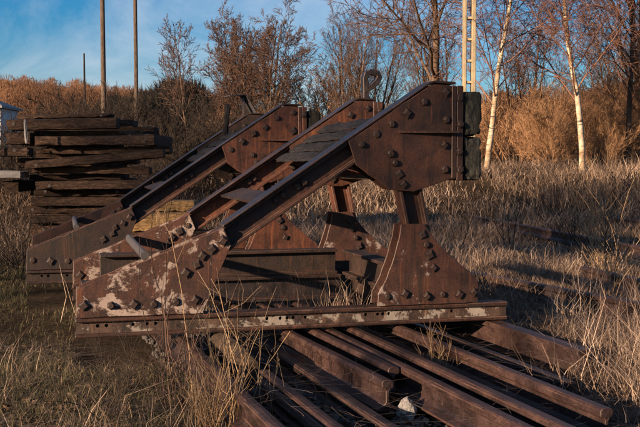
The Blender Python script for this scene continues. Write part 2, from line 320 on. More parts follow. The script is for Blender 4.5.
def side_frame(root, t, mats, outer=True):
    """one side frame of a buffer stop in the plane y = t of its root"""
    mg, mh, mf, mb, md = mats
    # base: rail with drilled web
    base = link('base_rail', plate([(0, .236), (0, .308), (2.672, .308), (2.672, .236)], t - .035, t - .021, [(s, .280, .011) for s in HOLES] + [(s, .28, .011) for s in (.12, .17, .32, .40, .45)]), mb, root)
    bm = bmesh.new(); box_bm(bm, -.004, 2.676, t - .062, t + .062, .304, .329); box_bm(bm, -.006, 2.674, t - .064, t + .064, .216, .238)
    bevel(link('flange', bm_mesh('flange', bm), M['rail_dark'] if mb is not M['rust_base'] else M['rust'], base), .006)
    bm = bmesh.new(); box_bm(bm, .002, 2.668, t + .024, t + .036, .2375, .3045); link('web', bm_mesh('web', bm), M['rail_dark'], base)
    # diagonal rail
    s0, z0, s1, z1 = .70, .576, 1.86, 1.343
    dg = bevel(link('diagonal_rail', section(ibeam_profile(.142, .118, .020, .022), (s0, t, z0), (s1, t, z1)), md, root), .004)
    n = Vector((z0 - z1, s1 - s0)).normalized()
    bolts(dg, [(1.165, .985), (1.213, 1.017), (1.300, 1.072), (1.348, 1.104)], t - .011, (1,))
    # cap strip along the top of the diagonal, runs on over the head
    bm = bmesh.new()
    cap = [(.84, .836), (1.605, 1.349), (2.125, 1.695), (2.163, 1.7065), (2.30, 1.7005)]
    for (a0, b0), (a1, b1) in zip(cap, cap[1:]):
        pass
    lo = [bm.verts.new((a, t - .078, b_)) for a, b_ in cap] ; hi = [bm.verts.new((a, t + .078, b_)) for a, b_ in cap]
    for k in range(len(cap) - 1): bm.faces.new((lo[k], lo[k + 1], hi[k + 1], hi[k]))
    g = bmesh.ops.extrude_face_region(bm, geom=bm.faces[:])
    for e in g['geom']:
        if isinstance(e, bmesh.types.BMVert): e.co.z += .014
    bevel(link('top_flange', bm_mesh('top_flange', bm), M['rail_dark'], root), .003)
    # plates: outer faces the camera side
    for side, ya, yb in (('o', t - .074, t - .060), ('i', t + .060, t + .074)):
        gp = bevel(link('rear_plate', plate(GUS, ya, yb), mg, root), .003)
        hp = bevel(link('head_plate', plate(HEAD, ya, yb), mh, root), .003)
        fp = bevel(link('foot_plate', plate(FOOT, ya, yb), mf, root), .003)
        if side == 'o':
            bolts(gp, R_GUS, ya); bolts(hp, R_HEAD, ya); bolts(fp, R_FOOT, ya)
            bm = bmesh.new(); box_bm(bm, 1.925, 2.30, ya - .060, ya - .001, 1.396, 1.408)
            bm.verts.ensure_lookup_table()
            for q in bm.verts:
                if q.co.x < 2 and q.co.y < ya - .03: q.co.y = ya - .012
            link('stiffener', bm_mesh('stiffener', bm), mh, hp)
            bm = bmesh.new(); box_bm(bm, 2.272, 2.303, ya - .013, ya - .0005, 1.120, 1.688); box_bm(bm, 2.306, 2.348, ya - .012, ya + .002, 1.105, 1.690)
            bevel(link('end_angle', bm_mesh('end_angle', bm), mh, hp), .003)
            bolts(hp, [(2.328, 1.62), (2.328, 1.45), (2.328, 1.28), (2.328, 1.17)], ya - .012, (1,))
    # front post between head and foot
    post = link('post', section(ibeam_profile(.150, .112, .022, .020), (1.885 + .02, t, 1.20), (2.075 + .012, t, .36), up=(1, 0, .226)), md, root)
    bevel(post, .004)
    bm = bmesh.new(); box_bm(bm, 2.306, 2.350, t - .058, t + .058, 1.106, 1.689); link('end_plate', bm_mesh('end_plate', bm), mh, root)

def timber_mesh(lx, ly, lz, seed, amp=.006, nx_=14, ny_=5, nz_=5, chip=.0):
    """squared timber centred on the origin with worn, uneven faces"""
    rng = random.Random(seed); bm = bmesh.new(); idx = {}
    def vget(i_, j_, k_):
        if (i_, j_, k_) not in idx:
            x, y, z = (i_ / nx_ - .5) * lx, (j_ / ny_ - .5) * ly, (k_ / nz_ - .5) * lz
            edge = (j_ in (0, ny_)) + (k_ in (0, nz_)) + (i_ in (0, nx_))
            sh = (.005 if edge >= 2 else 0) * (1 + rng.random()) + (chip * max(0, rng.random() - .75) * 4 if edge >= 2 else 0)
            f = lambda c, l: c - math.copysign(min(sh, l * .3), c) if abs(c) > l * .49 else c
            idx[i_, j_, k_] = bm.verts.new((f(x, lx) + rng.uniform(-amp, amp), f(y, ly) + rng.uniform(-amp, amp), f(z, lz) + rng.uniform(-amp, amp)))
        return idx[i_, j_, k_]
    for i_ in range(nx_):
        for j_ in range(ny_):
            for k_ in (0, nz_): bm.faces.new([vget(i_, j_, k_), vget(i_ + 1, j_, k_), vget(i_ + 1, j_ + 1, k_), vget(i_, j_ + 1, k_)])
        for k_ in range(nz_):
            for j_ in (0, ny_): bm.faces.new([vget(i_, j_, k_), vget(i_ + 1, j_, k_), vget(i_ + 1, j_, k_ + 1), vget(i_, j_, k_ + 1)])
    for j_ in range(ny_):
        for k_ in range(nz_):
            for i_ in (0, nx_): bm.faces.new([vget(i_, j_, k_), vget(i_, j_ + 1, k_), vget(i_, j_ + 1, k_ + 1), vget(i_, j_, k_ + 1)])
    return bm_mesh('timber', bm)

GAUGE = 1.56
def buffer_stop(loc, label, kind):
    root = empty('buffer_stop', loc, R(15)); tag(root, label, 'buffer stop', 'rusty buffer stops')
    if kind == 'near':
        side_frame(root, 0, (M['rust_paint'], M['rust'], M['rust_foot'], M['rust_base'], M['rust']))
        side_frame(root, GAUGE, (M['rust_paint'], M['rust_red'], M['rust_foot'], M['rust_dark'], M['rust_red']))
    else:
        side_frame(root, 0, (M['rust_dark'], M['rust_red'], M['rust_red'], M['rust_dark'], M['rust']))
        side_frame(root, GAUGE, (M['rust'], M['rust_dark'], M['rust_red'], M['rust_dark'], M['rust_dark']))
    # buffer timbers across the front: two baulks one above the other
    for zc, h, x_, sd_ in ((1.522, .280, 2.418, 3), (1.241, .278, 2.417, 4)):
        o = link('buffer_timber', timber_mesh(.128, GAUGE + .16, h, sd_, .002, 6, 16, 8, .014), M['beam'], root); o.location = (x_, GAUGE / 2, zc)
    # plank decks lying across both diagonals
    for k, s in enumerate((1.54, 1.64, 1.75, 1.86)):
        o = link('plank', timber_mesh(.112, GAUGE - .155, .034, 20 + k, .003, 3, 12, 2, .01), M['plank'], root); a = math.atan2(.66, 1)
        o.location = (s, GAUGE / 2, 1.262 + (s - 1.5) * .665 - .030); o.rotation_euler = (0, -a, 0)
    bm = bmesh.new(); box_bm(bm, -.085, .085, .08, GAUGE - .08, -.008, .008)
    o = link('cross_plate', bm_mesh('cross_plate', bm), M['rust_dark'], root); o.location = (1.16, 0, .995); o.rotation_euler = (0, -math.atan2(.66, 1) * .55, 0)
    bm = bmesh.new(); box_bm(bm, 1.96, 2.30, .08, GAUGE - .08, 1.10, 1.12); link('cross_plate', bm_mesh('cross_plate', bm), M['rust_dark'], root)
    # round-ended grey spacer bar between the rear plates
    prof = [(.024 * math.cos(2 * PI * k / 10), .030 * math.sin(2 * PI * k / 10)) for k in range(10)]
    link('spacer_bar', section(prof, (.40, .06, .665), (.40, GAUGE - .07, .665)), M['bar'], root)
    link('tie_rod', section([(.016 * math.cos(2 * PI * k / 8), .016 * math.sin(2 * PI * k / 8)) for k in range(8)], (.30, .06, .43), (.30, GAUGE - .06, .43)), M['rail_dark'], root)
    return root
near = buffer_stop((-1.399, 5.462, 0), 'large rusty buffer stop in front, with flaking paint on its rear plate', 'near')
far = buffer_stop((-1.399 - 1.005, 5.462 + 2.37, .012), 'rear rusty buffer stop with shade painted dark on its rear plate, behind the larger one', 'far')

# loop bracket on the near stop's rear frame, bent lamp bracket on the far stop
def bent_strip(pts, wd, th):
    """flat bar bent along points in the (x,z) plane, width along y"""
    bm = bmesh.new(); V_ = []
    P_ = [Vector((a, b_)) for a, b_ in pts]
    for k, p in enumerate(P_):
        d = (P_[min(k + 1, len(P_) - 1)] - P_[max(k - 1, 0)]).normalized(); n = Vector((-d.y, d.x)) * th / 2
        V_.append([bm.verts.new((q.x, y, q.y)) for q, y in ((p + n, -wd / 2), (p + n, wd / 2), (p - n, wd / 2), (p - n, -wd / 2))])
    for a, b_ in zip(V_, V_[1:]):
        for k in range(4): bm.faces.new((a[k], a[(k + 1) % 4], b_[(k + 1) % 4], b_[k]))
    bm.faces.new(V_[0]); bm.faces.new(V_[-1][::-1])
    return bm_mesh('strip', bm)
lp = [(0, -.08), (0, .05), (-.004, .12), (.006, .158), (.04, .172), (.085, .162), (.098, .135), (.080, .100), (.045, .066), (.012, .046)]
o = bevel(link('loop_bracket', bent_strip([(a_ * 1.15, b_ * 1.08) for a_, b_ in lp], .07, .044), M['rail_dark'], near), .004); o.location = (2.245, GAUGE + .045, 1.745)
lp = [(.0, -.10), (0, .14), (-.005, .152)]
lb = bevel(link('lamp_bracket', bent_strip(lp, .045, .016), M['rail_dark'], far), .003); lb.location = (2.10, GAUGE + .02, 1.73); lb.rotation_euler = (0, 0, R(20))
o = bevel(link('bent_flap', bent_strip([(-.20, .155), (-.02, .175), (.0, .165), (.13, -.02)], .13, .010), M['bar'], lb), .002)
o = link('upright_slat', timber_mesh(.055, .03, .34, 61, .003, 3, 2, 8), M['plank'], far); o.location = (1.86, GAUGE - .35, 1.62); o.rotation_euler = (0, R(6), 0)

# ------------------------------------------------------------------ loose rails and beams under and between the stops
PHI = R(18.5)
def rail(name, p, length, z_top, label, cat='rail', h=.145, mat='rail', roll=0, back=0.0, ang=PHI, pitch=0, group='loose rails under the buffer stop', prof=None):
    """p is the near end (x,y); the rail runs away from it"""
    me = section(prof or rail_profile(h), (0, 0, 0), (0, length, 0), nseg=10, wob=.0012, rng=random.Random(int(length * 1000) + int(z_top * 77)))
    o = link(name, me, M[mat]); o.location = (p[0], p[1], z_top - h); o.rotation_euler = (pitch, roll, ang); bevel(o, .003)
    tag(o, label, cat, group); return o
def along(p, d, a=PHI): return (p[0] - math.sin(a) * d, p[1] + math.cos(a) * d)
G = 'loose rails under the buffer stop'
rail('rail', along((-.145, 3.62), -1.2), 4.2, .195, 'leftmost loose rail, running out past the tall dry grass tuft')
rail('rail', along((.076, 3.804), -1.0), 2.15, .15, 'loose rail whose far end butts against the cut log', h=.125)
rail('rail', along((.215, 3.60), -1.0), 2.30, .175, 'loose rail tipped on its side showing its flat broad foot', roll=R(-62), h=.13)
rail('rail', (.315, 4.405), 3.2, .205, 'short loose rail with a sawn end, just left of the other sawn-off one', ang=R(20.5))
rail('rail', (.367, 4.714), 2.8, .202, 'short sawn-off loose rail ending farthest back, in the middle of the pile', ang=R(20))
rail('rail', along((.806, 3.623), -.9), 5.0, .200, 'long loose rail with a tall rust-brown side behind the pale stone')
rail('rail', along((.955, 3.623), -.9), 5.0, .205, 'long purplish loose rail, middle one of the three long rails')
rail('rail', (.964, 4.649), 2.6, .125, 'low short rail with an angled end lying between two long rails', h=.11)
rail('rail', along((1.168, 3.96), -.05), 4.15, .200, 'long loose rail at right vanishing under the dry grass')
rail('rail', (1.432, 5.124), 2.6, .206, 'short heavy beam with a cut end beside the end of the base rail', h=.19, mat='rail', prof=ibeam_profile(.19, .10, .03, .03))
rail('rail', along((1.22, 4.62), 0), 3.0, .150, 'thin dark rail between the long right-hand rail and the heavy beam', h=.12, mat='rail_dark')
rail('rail', along((.245, 4.10), -.5), 3.0, .120, 'low dark rail left of the first sawn-off rail', h=.11, mat='rail_dark')
# beams stacked between the two side frames of the near stop
def local(s, t_): c, q = math.cos(R(15)), math.sin(R(15)); return (-1.399 + s * c - t_ * q, 5.462 + s * q + t_ * c)
GB = 'steel beams stacked between the side frames'
def beam(s, t_, ln, zt, ang, h, label, mat='rail_dark'):
    o = link('steel_beam', section(ibeam_profile(h, .13, .022, .02), (0, 0, 0), (ln, 0, 0), nseg=6, wob=.0015, rng=random.Random(int(zt * 91))), M[mat]); x, y = local(s, t_)
    o.location = (x, y, zt - h); o.rotation_euler = (0, 0, ang); bevel(o, .003); tag(o, label, 'steel beam', GB)
beam(.18, 1.18, 1.70, .585, R(15), .185, 'upper steel beam lying lengthwise inside the front stop', 'rust_dark')  # dark rust here paints in the shade between the side frames
beam(.05, 1.17, 1.86, .398, R(15), .180, 'lower dark steel beam under the lengthwise one inside the front stop')
beam(1.97, .12, .96, .580, R(15 + 90), .180, 'upper steel crossbeam behind the front foot plate', 'rust_dark')
beam(1.99, .12, .95, .398, R(15 + 90), .180, 'lower steel crossbeam behind the front foot plate', 'rust_dark')
# cut log end
me = section([(.072 * math.cos(2 * PI * k / 14) * (1 + .06 * math.sin(3 * k)), .078 + .075 * math.sin(2 * PI * k / 14)) for k in range(14)], (0, 0, 0), (0, .9, 0), nseg=5, wob=.004, rng=random.Random(3))
o = link('log', me, M['log']); o.location = (-.385, 4.98, .06); o.rotation_euler = (0, 0, R(16)); tag(o, 'short cut log poking out from under the base rail, its sawn face lit', 'log'); bevel(o, .006, 1)

# rails of the overgrown tracks to the right
def track_rail(a, b_, z, label, h=.145):
    d = Vector((b_[0] - a[0], b_[1] - a[1], 0)); o = link('track_rail', section(rail_profile(h), (0, 0, 0), d, nseg=8), M['rail'])
    o.location = (a[0], a[1], z - h); tag(o, label, 'rail', 'overgrown track rails')
track_rail((.9, 9.6), (3.4, 4.0), .25, 'nearest overgrown rail, running through the dry grass right of the foot plate')
track_rail((2.86 - .9, 22.86 + 2.8), (6.2, 13.0), .30, 'farthest overgrown rail crossing the grass at right')
track_rail((2.75, 18.4), (3.95, 9.1), .27, 'middle overgrown rail crossing the grass at right')
track_rail((2.45, 8.9), (3.0, 6.3), .26, 'short reddish rail at the right edge in the grass')

# pale stone
def rock(name, r, seed, squash=(1, 1, 1), sub=3, amp=.25):
    bm = bmesh.new(); bmesh.ops.create_icosphere(bm, subdivisions=sub, radius=1); rng = random.Random(seed)
    ds = [(Vector((rng.gauss(0, 1), rng.gauss(0, 1), rng.gauss(0, 1))).normalized(), rng.uniform(.5, .88)) for _ in range(26)]
    for v_ in bm.verts:
        p = v_.co.copy()
        for d, c in ds:
            e = p.dot(d)
            if e > c: p -= d * (e - c)
        p *= 1 + rng.uniform(-.03, .03) * amp * 4
        v_.co = Vector((p.x * squash[0], p.y * squash[1], p.z * squash[2])) * r
    return bm_mesh(name, bm)
o = link('stone', rock('stone', .070, 11, (.95, .9, 1.0), 3, .9), M['stone']); o.location = (.412, 4.44, .06); tag(o, 'pale jagged stone lying among the loose rails', 'stone')

# ------------------------------------------------------------------ grass
def blades(name, P, ln, lean, wd, tint, mat, seed, kink=.0, flat=1.0):
    n = len(P); r = np.random.default_rng(seed)
    az = r.uniform(0, 2 * np.pi, n); ca, sa = np.cos(az), np.sin(az)
    fa = az + np.pi / 2 + r.uniform(-.8, .8, n); wx, wy = np.cos(fa), np.sin(fa)
    us = np.array([0, .4, .75, 1.0]); V = np.zeros((n, 7, 3)); bend = r.uniform(1.2, 2.6, n)
    jx = r.normal(0, kink, (n, 4)) * ln[:, None]; jy = r.normal(0, kink, (n, 4)) * ln[:, None]; jx[:, 0] = 0; jy[:, 0] = 0
    for k, u in enumerate(us):
        h = lean * ln * u ** bend; up = ln * u * np.cos(np.clip(lean * u, 0, 1.5) * .75) * flat
        cx = P[:, 0] + ca * h + jx[:, k]; cy = P[:, 1] + sa * h + jy[:, k]; cz = P[:, 2] + up
        ww = wd * (1 - u * .75) / 2
        if k < 3:
            V[:, 2 * k] = np.stack([cx - wx * ww, cy - wy * ww, cz], 1); V[:, 2 * k + 1] = np.stack([cx + wx * ww, cy + wy * ww, cz], 1)
        else: V[:, 6] = np.stack([cx, cy, cz], 1)
    base = np.array([[0, 1, 3], [0, 3, 2], [2, 3, 5], [2, 5, 4], [4, 5, 6]])
    F = (np.arange(n)[:, None, None] * 7 + base[None]).reshape(-1, 3)
    return link(name, npmesh(name, V.reshape(-1, 3), F, np.repeat(tint, 7)), mat)
rg = np.random.default_rng(12)
def inloc(x, y, ox=-1.399, oy=5.462, a=R(15)):
    dx, dy = x - ox, y - oy; return dx * np.cos(a) + dy * np.sin(a), -dx * np.sin(a) + dy * np.cos(a)
def vnoise(x, y, f, seed):
    r = np.random.default_rng(seed); v_ = np.zeros_like(x)
    for _ in range(7):
        k = r.normal(0, f, 2); v_ += np.sin(x * k[0] + y * k[1] + r.uniform(0, 6.3))
    return v_ / 7
def scatter(n, x0, x1, y0, y1, keep):
    x = rg.uniform(x0, x1, n); y = rg.uniform(y0, y1, n); k = keep(x, y); x, y = x[k], y[k]
    return np.stack([x, y, gz(x, y) - .01], 1)
def inview(x, y, m=.6): return np.abs(x) < y * .345 + m
def rails_zone(x, y):
    q = x * math.cos(PHI) + y * math.sin(PHI); return (q > 1.02) & (q < np.where(y < 4.75, 2.44, np.where(y < 5.2, 2.62, 3.0))) & (y < 7.0)
def stops_zone(x, y):
    s, t_ = inloc(x, y); s2, t2 = inloc(x, y, -2.404, 7.832)
    return ((s > -.02) & (s < 2.6) & (t_ > -.08) & (t_ < 1.65)) | ((s2 > -.02) & (s2 < 2.6) & (t2 > -.08) & (t2 < 1.65))
# tall dry grass: right-hand field and behind the stops
def keep_r(x, y):
    k = inview(x, y) & ~stops_zone(x, y) & ~rails_zone(x, y)
    left = x < inside_x(y)
    return k & ~left & (rg.random(len(x)) < .35 + .65 * (vnoise(x, y, 1.6, 3) > -.15))
def inside_x(y): return np.where(y < 7.5, 1.0, -1.0)
TR = [((.9, 9.6), (3.4, 4.0)), ((1.96, 25.66), (6.2, 13.0)), ((2.75, 18.4), (3.95, 9.1)), ((2.45, 8.9), (3.0, 6.3))]
_keep = keep_r
def keep_r(x, y):
    k = _keep(x, y); near_ = np.zeros(len(x), bool)
    for (ax, ay), (bx_, by_) in TR:
        L2 = math.hypot(bx_ - ax, by_ - ay); nx_, ny_ = (by_ - ay) / L2, -(bx_ - ax) / L2; dd = (x - ax) * nx_ + (y - ay) * ny_; uu = ((x - ax) * (bx_ - ax) + (y - ay) * (by_ - ay)) / L2 ** 2
        near_ |= (np.abs(dd + .12) < .25) & (uu > 0) & (uu < 1)
    return k & (~near_ | (rg.random(len(x)) < .22))
def keep_n(x, y): return keep_r(x, y) & (vnoise(x, y, 5.0, 33) > -.28)
P = np.concatenate([scatter(75000, .8, 4.6, 3.0, 10, keep_n), scatter(95000, -3, 7, 9, 17, keep_r), scatter(60000, -4, 11, 16, 30, keep_r)])
n = len(P); d = P[:, 1]
ln = rg.uniform(.14, .50, n) * (.78 + .6 * vnoise(P[:, 0], P[:, 1], 1.1, 8)) * np.where(d > 15, 1.2, 1)
o = blades('dry_grass', P, ln, rg.uniform(.2, 2.0, n), rg.uniform(.0026, .0058, n) * np.clip(d / 7, 1, 2.6), np.clip(rg.normal(.50, .30, n) + .3 * vnoise(P[:, 0], P[:, 1], 1.3, 4), 0, 1), M['grass'], 1, .075)
tag(o, 'tall tangled dry grass covering the old tracks', 'grass', kind='stuff')
P = np.concatenate([scatter(38000, .8, 4.6, 3.0, 10, keep_r), scatter(30000, -3, 7, 9, 16, keep_r), scatter(6000, -2.6, .3, 3.0, 6.2, lambda x, y: inview(x, y) & ~stops_zone(x, y) & (x * math.cos(PHI) + y * math.sin(PHI) < 1.1))]); n = len(P); P[:, 2] += rg.uniform(.005, .05, n)
o = blades('matted_straw', P, rg.uniform(.08, .28, n), rg.uniform(1.9, 2.4, n), rg.uniform(.0025, .005, n) * np.clip(P[:, 1] / 7, 1, 2.4), np.clip(rg.normal(.40, .28, n), 0, 1), M['grass'], 8, .09, .18)
tag(o, 'flattened matted straw lying under the standing grass', 'grass', kind='stuff')
P = scatter(42000, -9, -.8, 11.5, 36, lambda x, y: inview(x, y) & (x < -.05 * y)); n = len(P)
o = blades('dry_grass', P, rg.uniform(.12, .42, n), rg.uniform(.2, 1.8, n), rg.uniform(.004, .008, n) * np.clip(P[:, 1] / 9, 1, 2.6), np.clip(rg.normal(.28, .25, n), 0, 1), M['grass'], 9, .06)
tag(o, 'rough brown grass around and behind the sleeper stack', 'grass', kind='stuff')
P = scatter(1500, -1.2, 1.6, 3.2, 6.2, rails_zone); n = len(P); P[:, 2] += rg.choice([.02, .05, .14, .205], n)
o = blades('straw_litter', P, rg.uniform(.04, .16, n), rg.uniform(1.9, 2.6, n), rg.uniform(.0018, .0036, n), np.clip(rg.normal(.6, .28, n), 0, 1), M['grass'], 18, .08, .04)
tag(o, 'bits of straw fallen between and over the loose rails', 'straw', kind='stuff')
# short greenish grass, left foreground
def keep_l(x, y):
    q = x * math.cos(PHI) + y * math.sin(PHI)
    return inview(x, y) & ~stops_zone(x, y) & (q < 1.05) & (rg.random(len(x)) < .30 + .7 * (vnoise(x, y, 2.2, 6) > -.1))
P = np.concatenate([scatter(85000, -2.6, .2, 3.0, 6.0, keep_l), scatter(45000, -4.2, -1.2, 6, 12, keep_l)])
n = len(P)
o = blades('short_grass', P, rg.uniform(.025, .11, n) * (.8 + .5 * vnoise(P[:, 0], P[:, 1], 2, 9)), rg.uniform(.2, 1.7, n), rg.uniform(.0022, .0042, n), np.clip(rg.normal(.42, .27, n) + .45 * vnoise(P[:, 0], P[:, 1], 1.7, 14), 0, 1), M['grass_green'], 2, .04)
tag(o, 'short patchy green and brown grass in the left foreground', 'grass', kind='stuff')
def keep_d(x, y):
    q = x * math.cos(PHI) + y * math.sin(PHI)
    return inview(x, y) & ~stops_zone(x, y) & (q < 1.15) & (vnoise(x, y, 3.0, 21) > .05)
P = scatter(2800, -2.6, .3, 3.0, 6.4, keep_d); n = len(P)
o = blades('dry_grass_tuft', P, rg.uniform(.10, .34, n), rg.uniform(.2, 1.5, n), rg.uniform(.0022, .004, n), np.clip(rg.normal(.6, .22, n), 0, 1), M['grass'], 3, .06)
tag(o, 'thin straw stalks scattered over the left foreground', 'grass', kind='stuff')
P = []
for q in range(46):
    cx, cy = rg.uniform(1.45, 2.9), rg.uniform(3.6, 7.6)
    if cx > cy * .36 + .3 or cx < 1.0 + (5.6 - cy) * .12: continue
    m_ = 46; P.append(np.stack([rg.normal(cx, .05, m_), rg.normal(cy, .05, m_), np.zeros(m_)], 1))
P = np.concatenate(P); n = len(P)
o = blades('dry_grass_tuft', P, rg.uniform(.22, .62, n), rg.uniform(.1, 1.7, n), rg.uniform(.0022, .0045, n), np.clip(rg.normal(.78, .2, n), 0, 1), M['grass'], 7, .07)
tag(o, 'taller pale straw tufts leaning over the rails at lower right', 'grass', kind='stuff')
# grass growing up between the frames
P = []
for (sx, sy, n_, sp) in [local(1.25, .35) + (160, .16), local(1.50, .42) + (200, .18), local(1.62, .30) + (120, .12), local(.9, .5) + (60, .2), local(.5, 1.9) + (150, .3), local(1.1, 2.0) + (150, .3)]:
    a = rg.normal(0, sp, (n_, 2)); P.append(np.stack([sx + a[:, 0], sy + a[:, 1] * .5, np.full(n_, .0)], 1))
P = np.concatenate(P); n = len(P)
o = blades('dry_grass_tuft', P, rg.uniform(.25, .56, n), rg.uniform(.05, .6, n), rg.uniform(.003, .005, n), np.clip(rg.normal(.6, .25, n), 0, 1), M['grass'], 5, .04)
tag(o, 'straw growing up between the side frames of the front stop', 'grass', kind='stuff')

# ------------------------------------------------------------------ ballast, fallen leaves
def scatter_rocks(name, P, size, mat, seed):
    r = np.random.default_rng(seed); bm = bmesh.new(); bmesh.ops.create_icosphere(bm, subdivisions=1, radius=1); bm.verts.ensure_lookup_table()
    V0 = np.array([v_.co[:] for v_ in bm.verts]); F0 = np.array([[v_.index for v_ in f_.verts] for f_ in bm.faces]); bm.free()
    n_ = len(P); V = V0[None] * (1 + r.uniform(-.35, .25, (n_, len(V0), 1))) * (size[:, None, None] * r.uniform(.6, 1.2, (n_, 1, 3)))
    V = V + P[:, None, :]
    F = (np.arange(n_)[:, None, None] * len(V0) + F0[None]).reshape(-1, 3)
    return link(name, npmesh(name, V.reshape(-1, 3), F), mat)
def keep_b(x, y):
    q = x * math.cos(PHI) + y * math.sin(PHI); return (q > .9) & (q < 3.1) & inview(x, y)
P = scatter(5200, -1.4, 2.0, 3.0, 8, keep_b); o = scatter_rocks('ballast', P + [0, 0, .012], rg.uniform(.010, .034, len(P)), M['gravel'], 3); tag(o, 'dark stone ballast between the loose rails', 'ballast', kind='stuff')
P = scatter(5200, -2.4, 1.6, 3.0, 6.2, lambda x, y: inview(x, y) & ~stops_zone(x, y)); n = len(P); r = np.random.default_rng(9)
a = r.uniform(0, 6.28, n); sz = r.uniform(.010, .026, n); tx, ty = r.normal(0, .5, n), r.normal(0, .5, n)
V = np.zeros((n, 5, 3))
for k, (lx, ly, lz) in enumerate([(-1, 0, .1), (0, -.55, .0), (1.1, 0, .25), (0, .55, .0), (0, 0, -.18)]):
    X_ = lx * np.cos(a) - ly * np.sin(a); Y_ = lx * np.sin(a) + ly * np.cos(a)
    V[:, k] = P + np.stack([X_ * sz, Y_ * sz, (lz + X_ * tx + Y_ * ty) * sz + .028], 1)
F = (np.arange(n)[:, None, None] * 5 + np.array([[0, 1, 4], [1, 2, 4], [2, 3, 4], [3, 0, 4]])[None]).reshape(-1, 3)
tag(link('fallen_leaves', npmesh('leaves', V.reshape(-1, 3), F, np.repeat(np.clip(r.normal(.45, .28, n), 0, 1), 5)), M['leaf']), 'brown fallen leaves lying on the grass and ballast', 'leaves', kind='stuff')

# ------------------------------------------------------------------ branching plants and trees
class Tubes:
    def __init__(s): s.V, s.F, s.T, s.n = [], [], [], 0
    def many(s, P, D, L_, r, rng, wig, up):
        """many short three-sided twigs at once"""
        n_ = len(P); d2 = D + rng.normal(0, wig, (n_, 3)) + np.array([0, 0, up]); d2 /= np.linalg.norm(d2, axis=1)[:, None]
        p1 = P + D * (L_ * .5)[:, None]; p2 = p1 + d2 * (L_ * .5)[:, None]
        a = np.cross(D, [.31, .22, .92]); a /= np.linalg.norm(a, axis=1)[:, None] + 1e-9; b_ = np.cross(D, a); V_ = np.zeros((n_, 3, 3, 3))
        for j, (q, f_) in enumerate(((P, 1), (p1, .75), (p2, .45))):
            for k in range(3): V_[:, j, k] = q + (a * math.cos(2.094 * k) + b_ * math.sin(2.094 * k)) * (r * f_)[:, None]
        base = np.array([[j * 3 + k, j * 3 + (k + 1) % 3, j * 3 + 3 + (k + 1) % 3, j * 3 + 3 + k] for j in range(2) for k in range(3)])
        s.F.append((np.arange(n_)[:, None, None] * 9 + base[None]).reshape(-1, 4) + s.n); s.V.append(V_.reshape(-1, 3)); s.T.append(np.repeat(np.clip(rng.normal(.5, .25, n_), 0, 1), 9)); s.n += n_ * 9
    def add(s, pts, rad, k, tint):
        pts = np.asarray(pts, float); m_ = len(pts); d = np.gradient(pts, axis=0); d /= np.linalg.norm(d, axis=1)[:, None] + 1e-9
        ref = np.array([0, 0, 1.]) if abs(d[0, 2]) < .8 else np.array([1., 0, 0])
        a = np.cross(d, ref); a /= np.linalg.norm(a, axis=1)[:, None] + 1e-9; b_ = np.cross(d, a)
        an = np.arange(k) * 2 * np.pi / k; rad = np.asarray(rad)[:, None, None]
        v_ = pts[:, None, :] + rad * (np.cos(an)[None, :, None] * a[:, None, :] + np.sin(an)[None, :, None] * b_[:, None, :])
        i_ = (np.arange(m_ - 1)[:, None] * k + np.arange(k)[None]); j_ = (np.arange(m_ - 1)[:, None] * k + (np.arange(k)[None] + 1) % k)
        s.F.append(np.stack([i_, j_, j_ + k, i_ + k], -1).reshape(-1, 4) + s.n); s.V.append(v_.reshape(-1, 3)); s.T.append(np.full(m_ * k, tint)); s.n += m_ * k
    def mesh(s, name, sm=False): return npmesh(name, np.concatenate(s.V), np.concatenate(s.F), np.concatenate(s.T), sm)
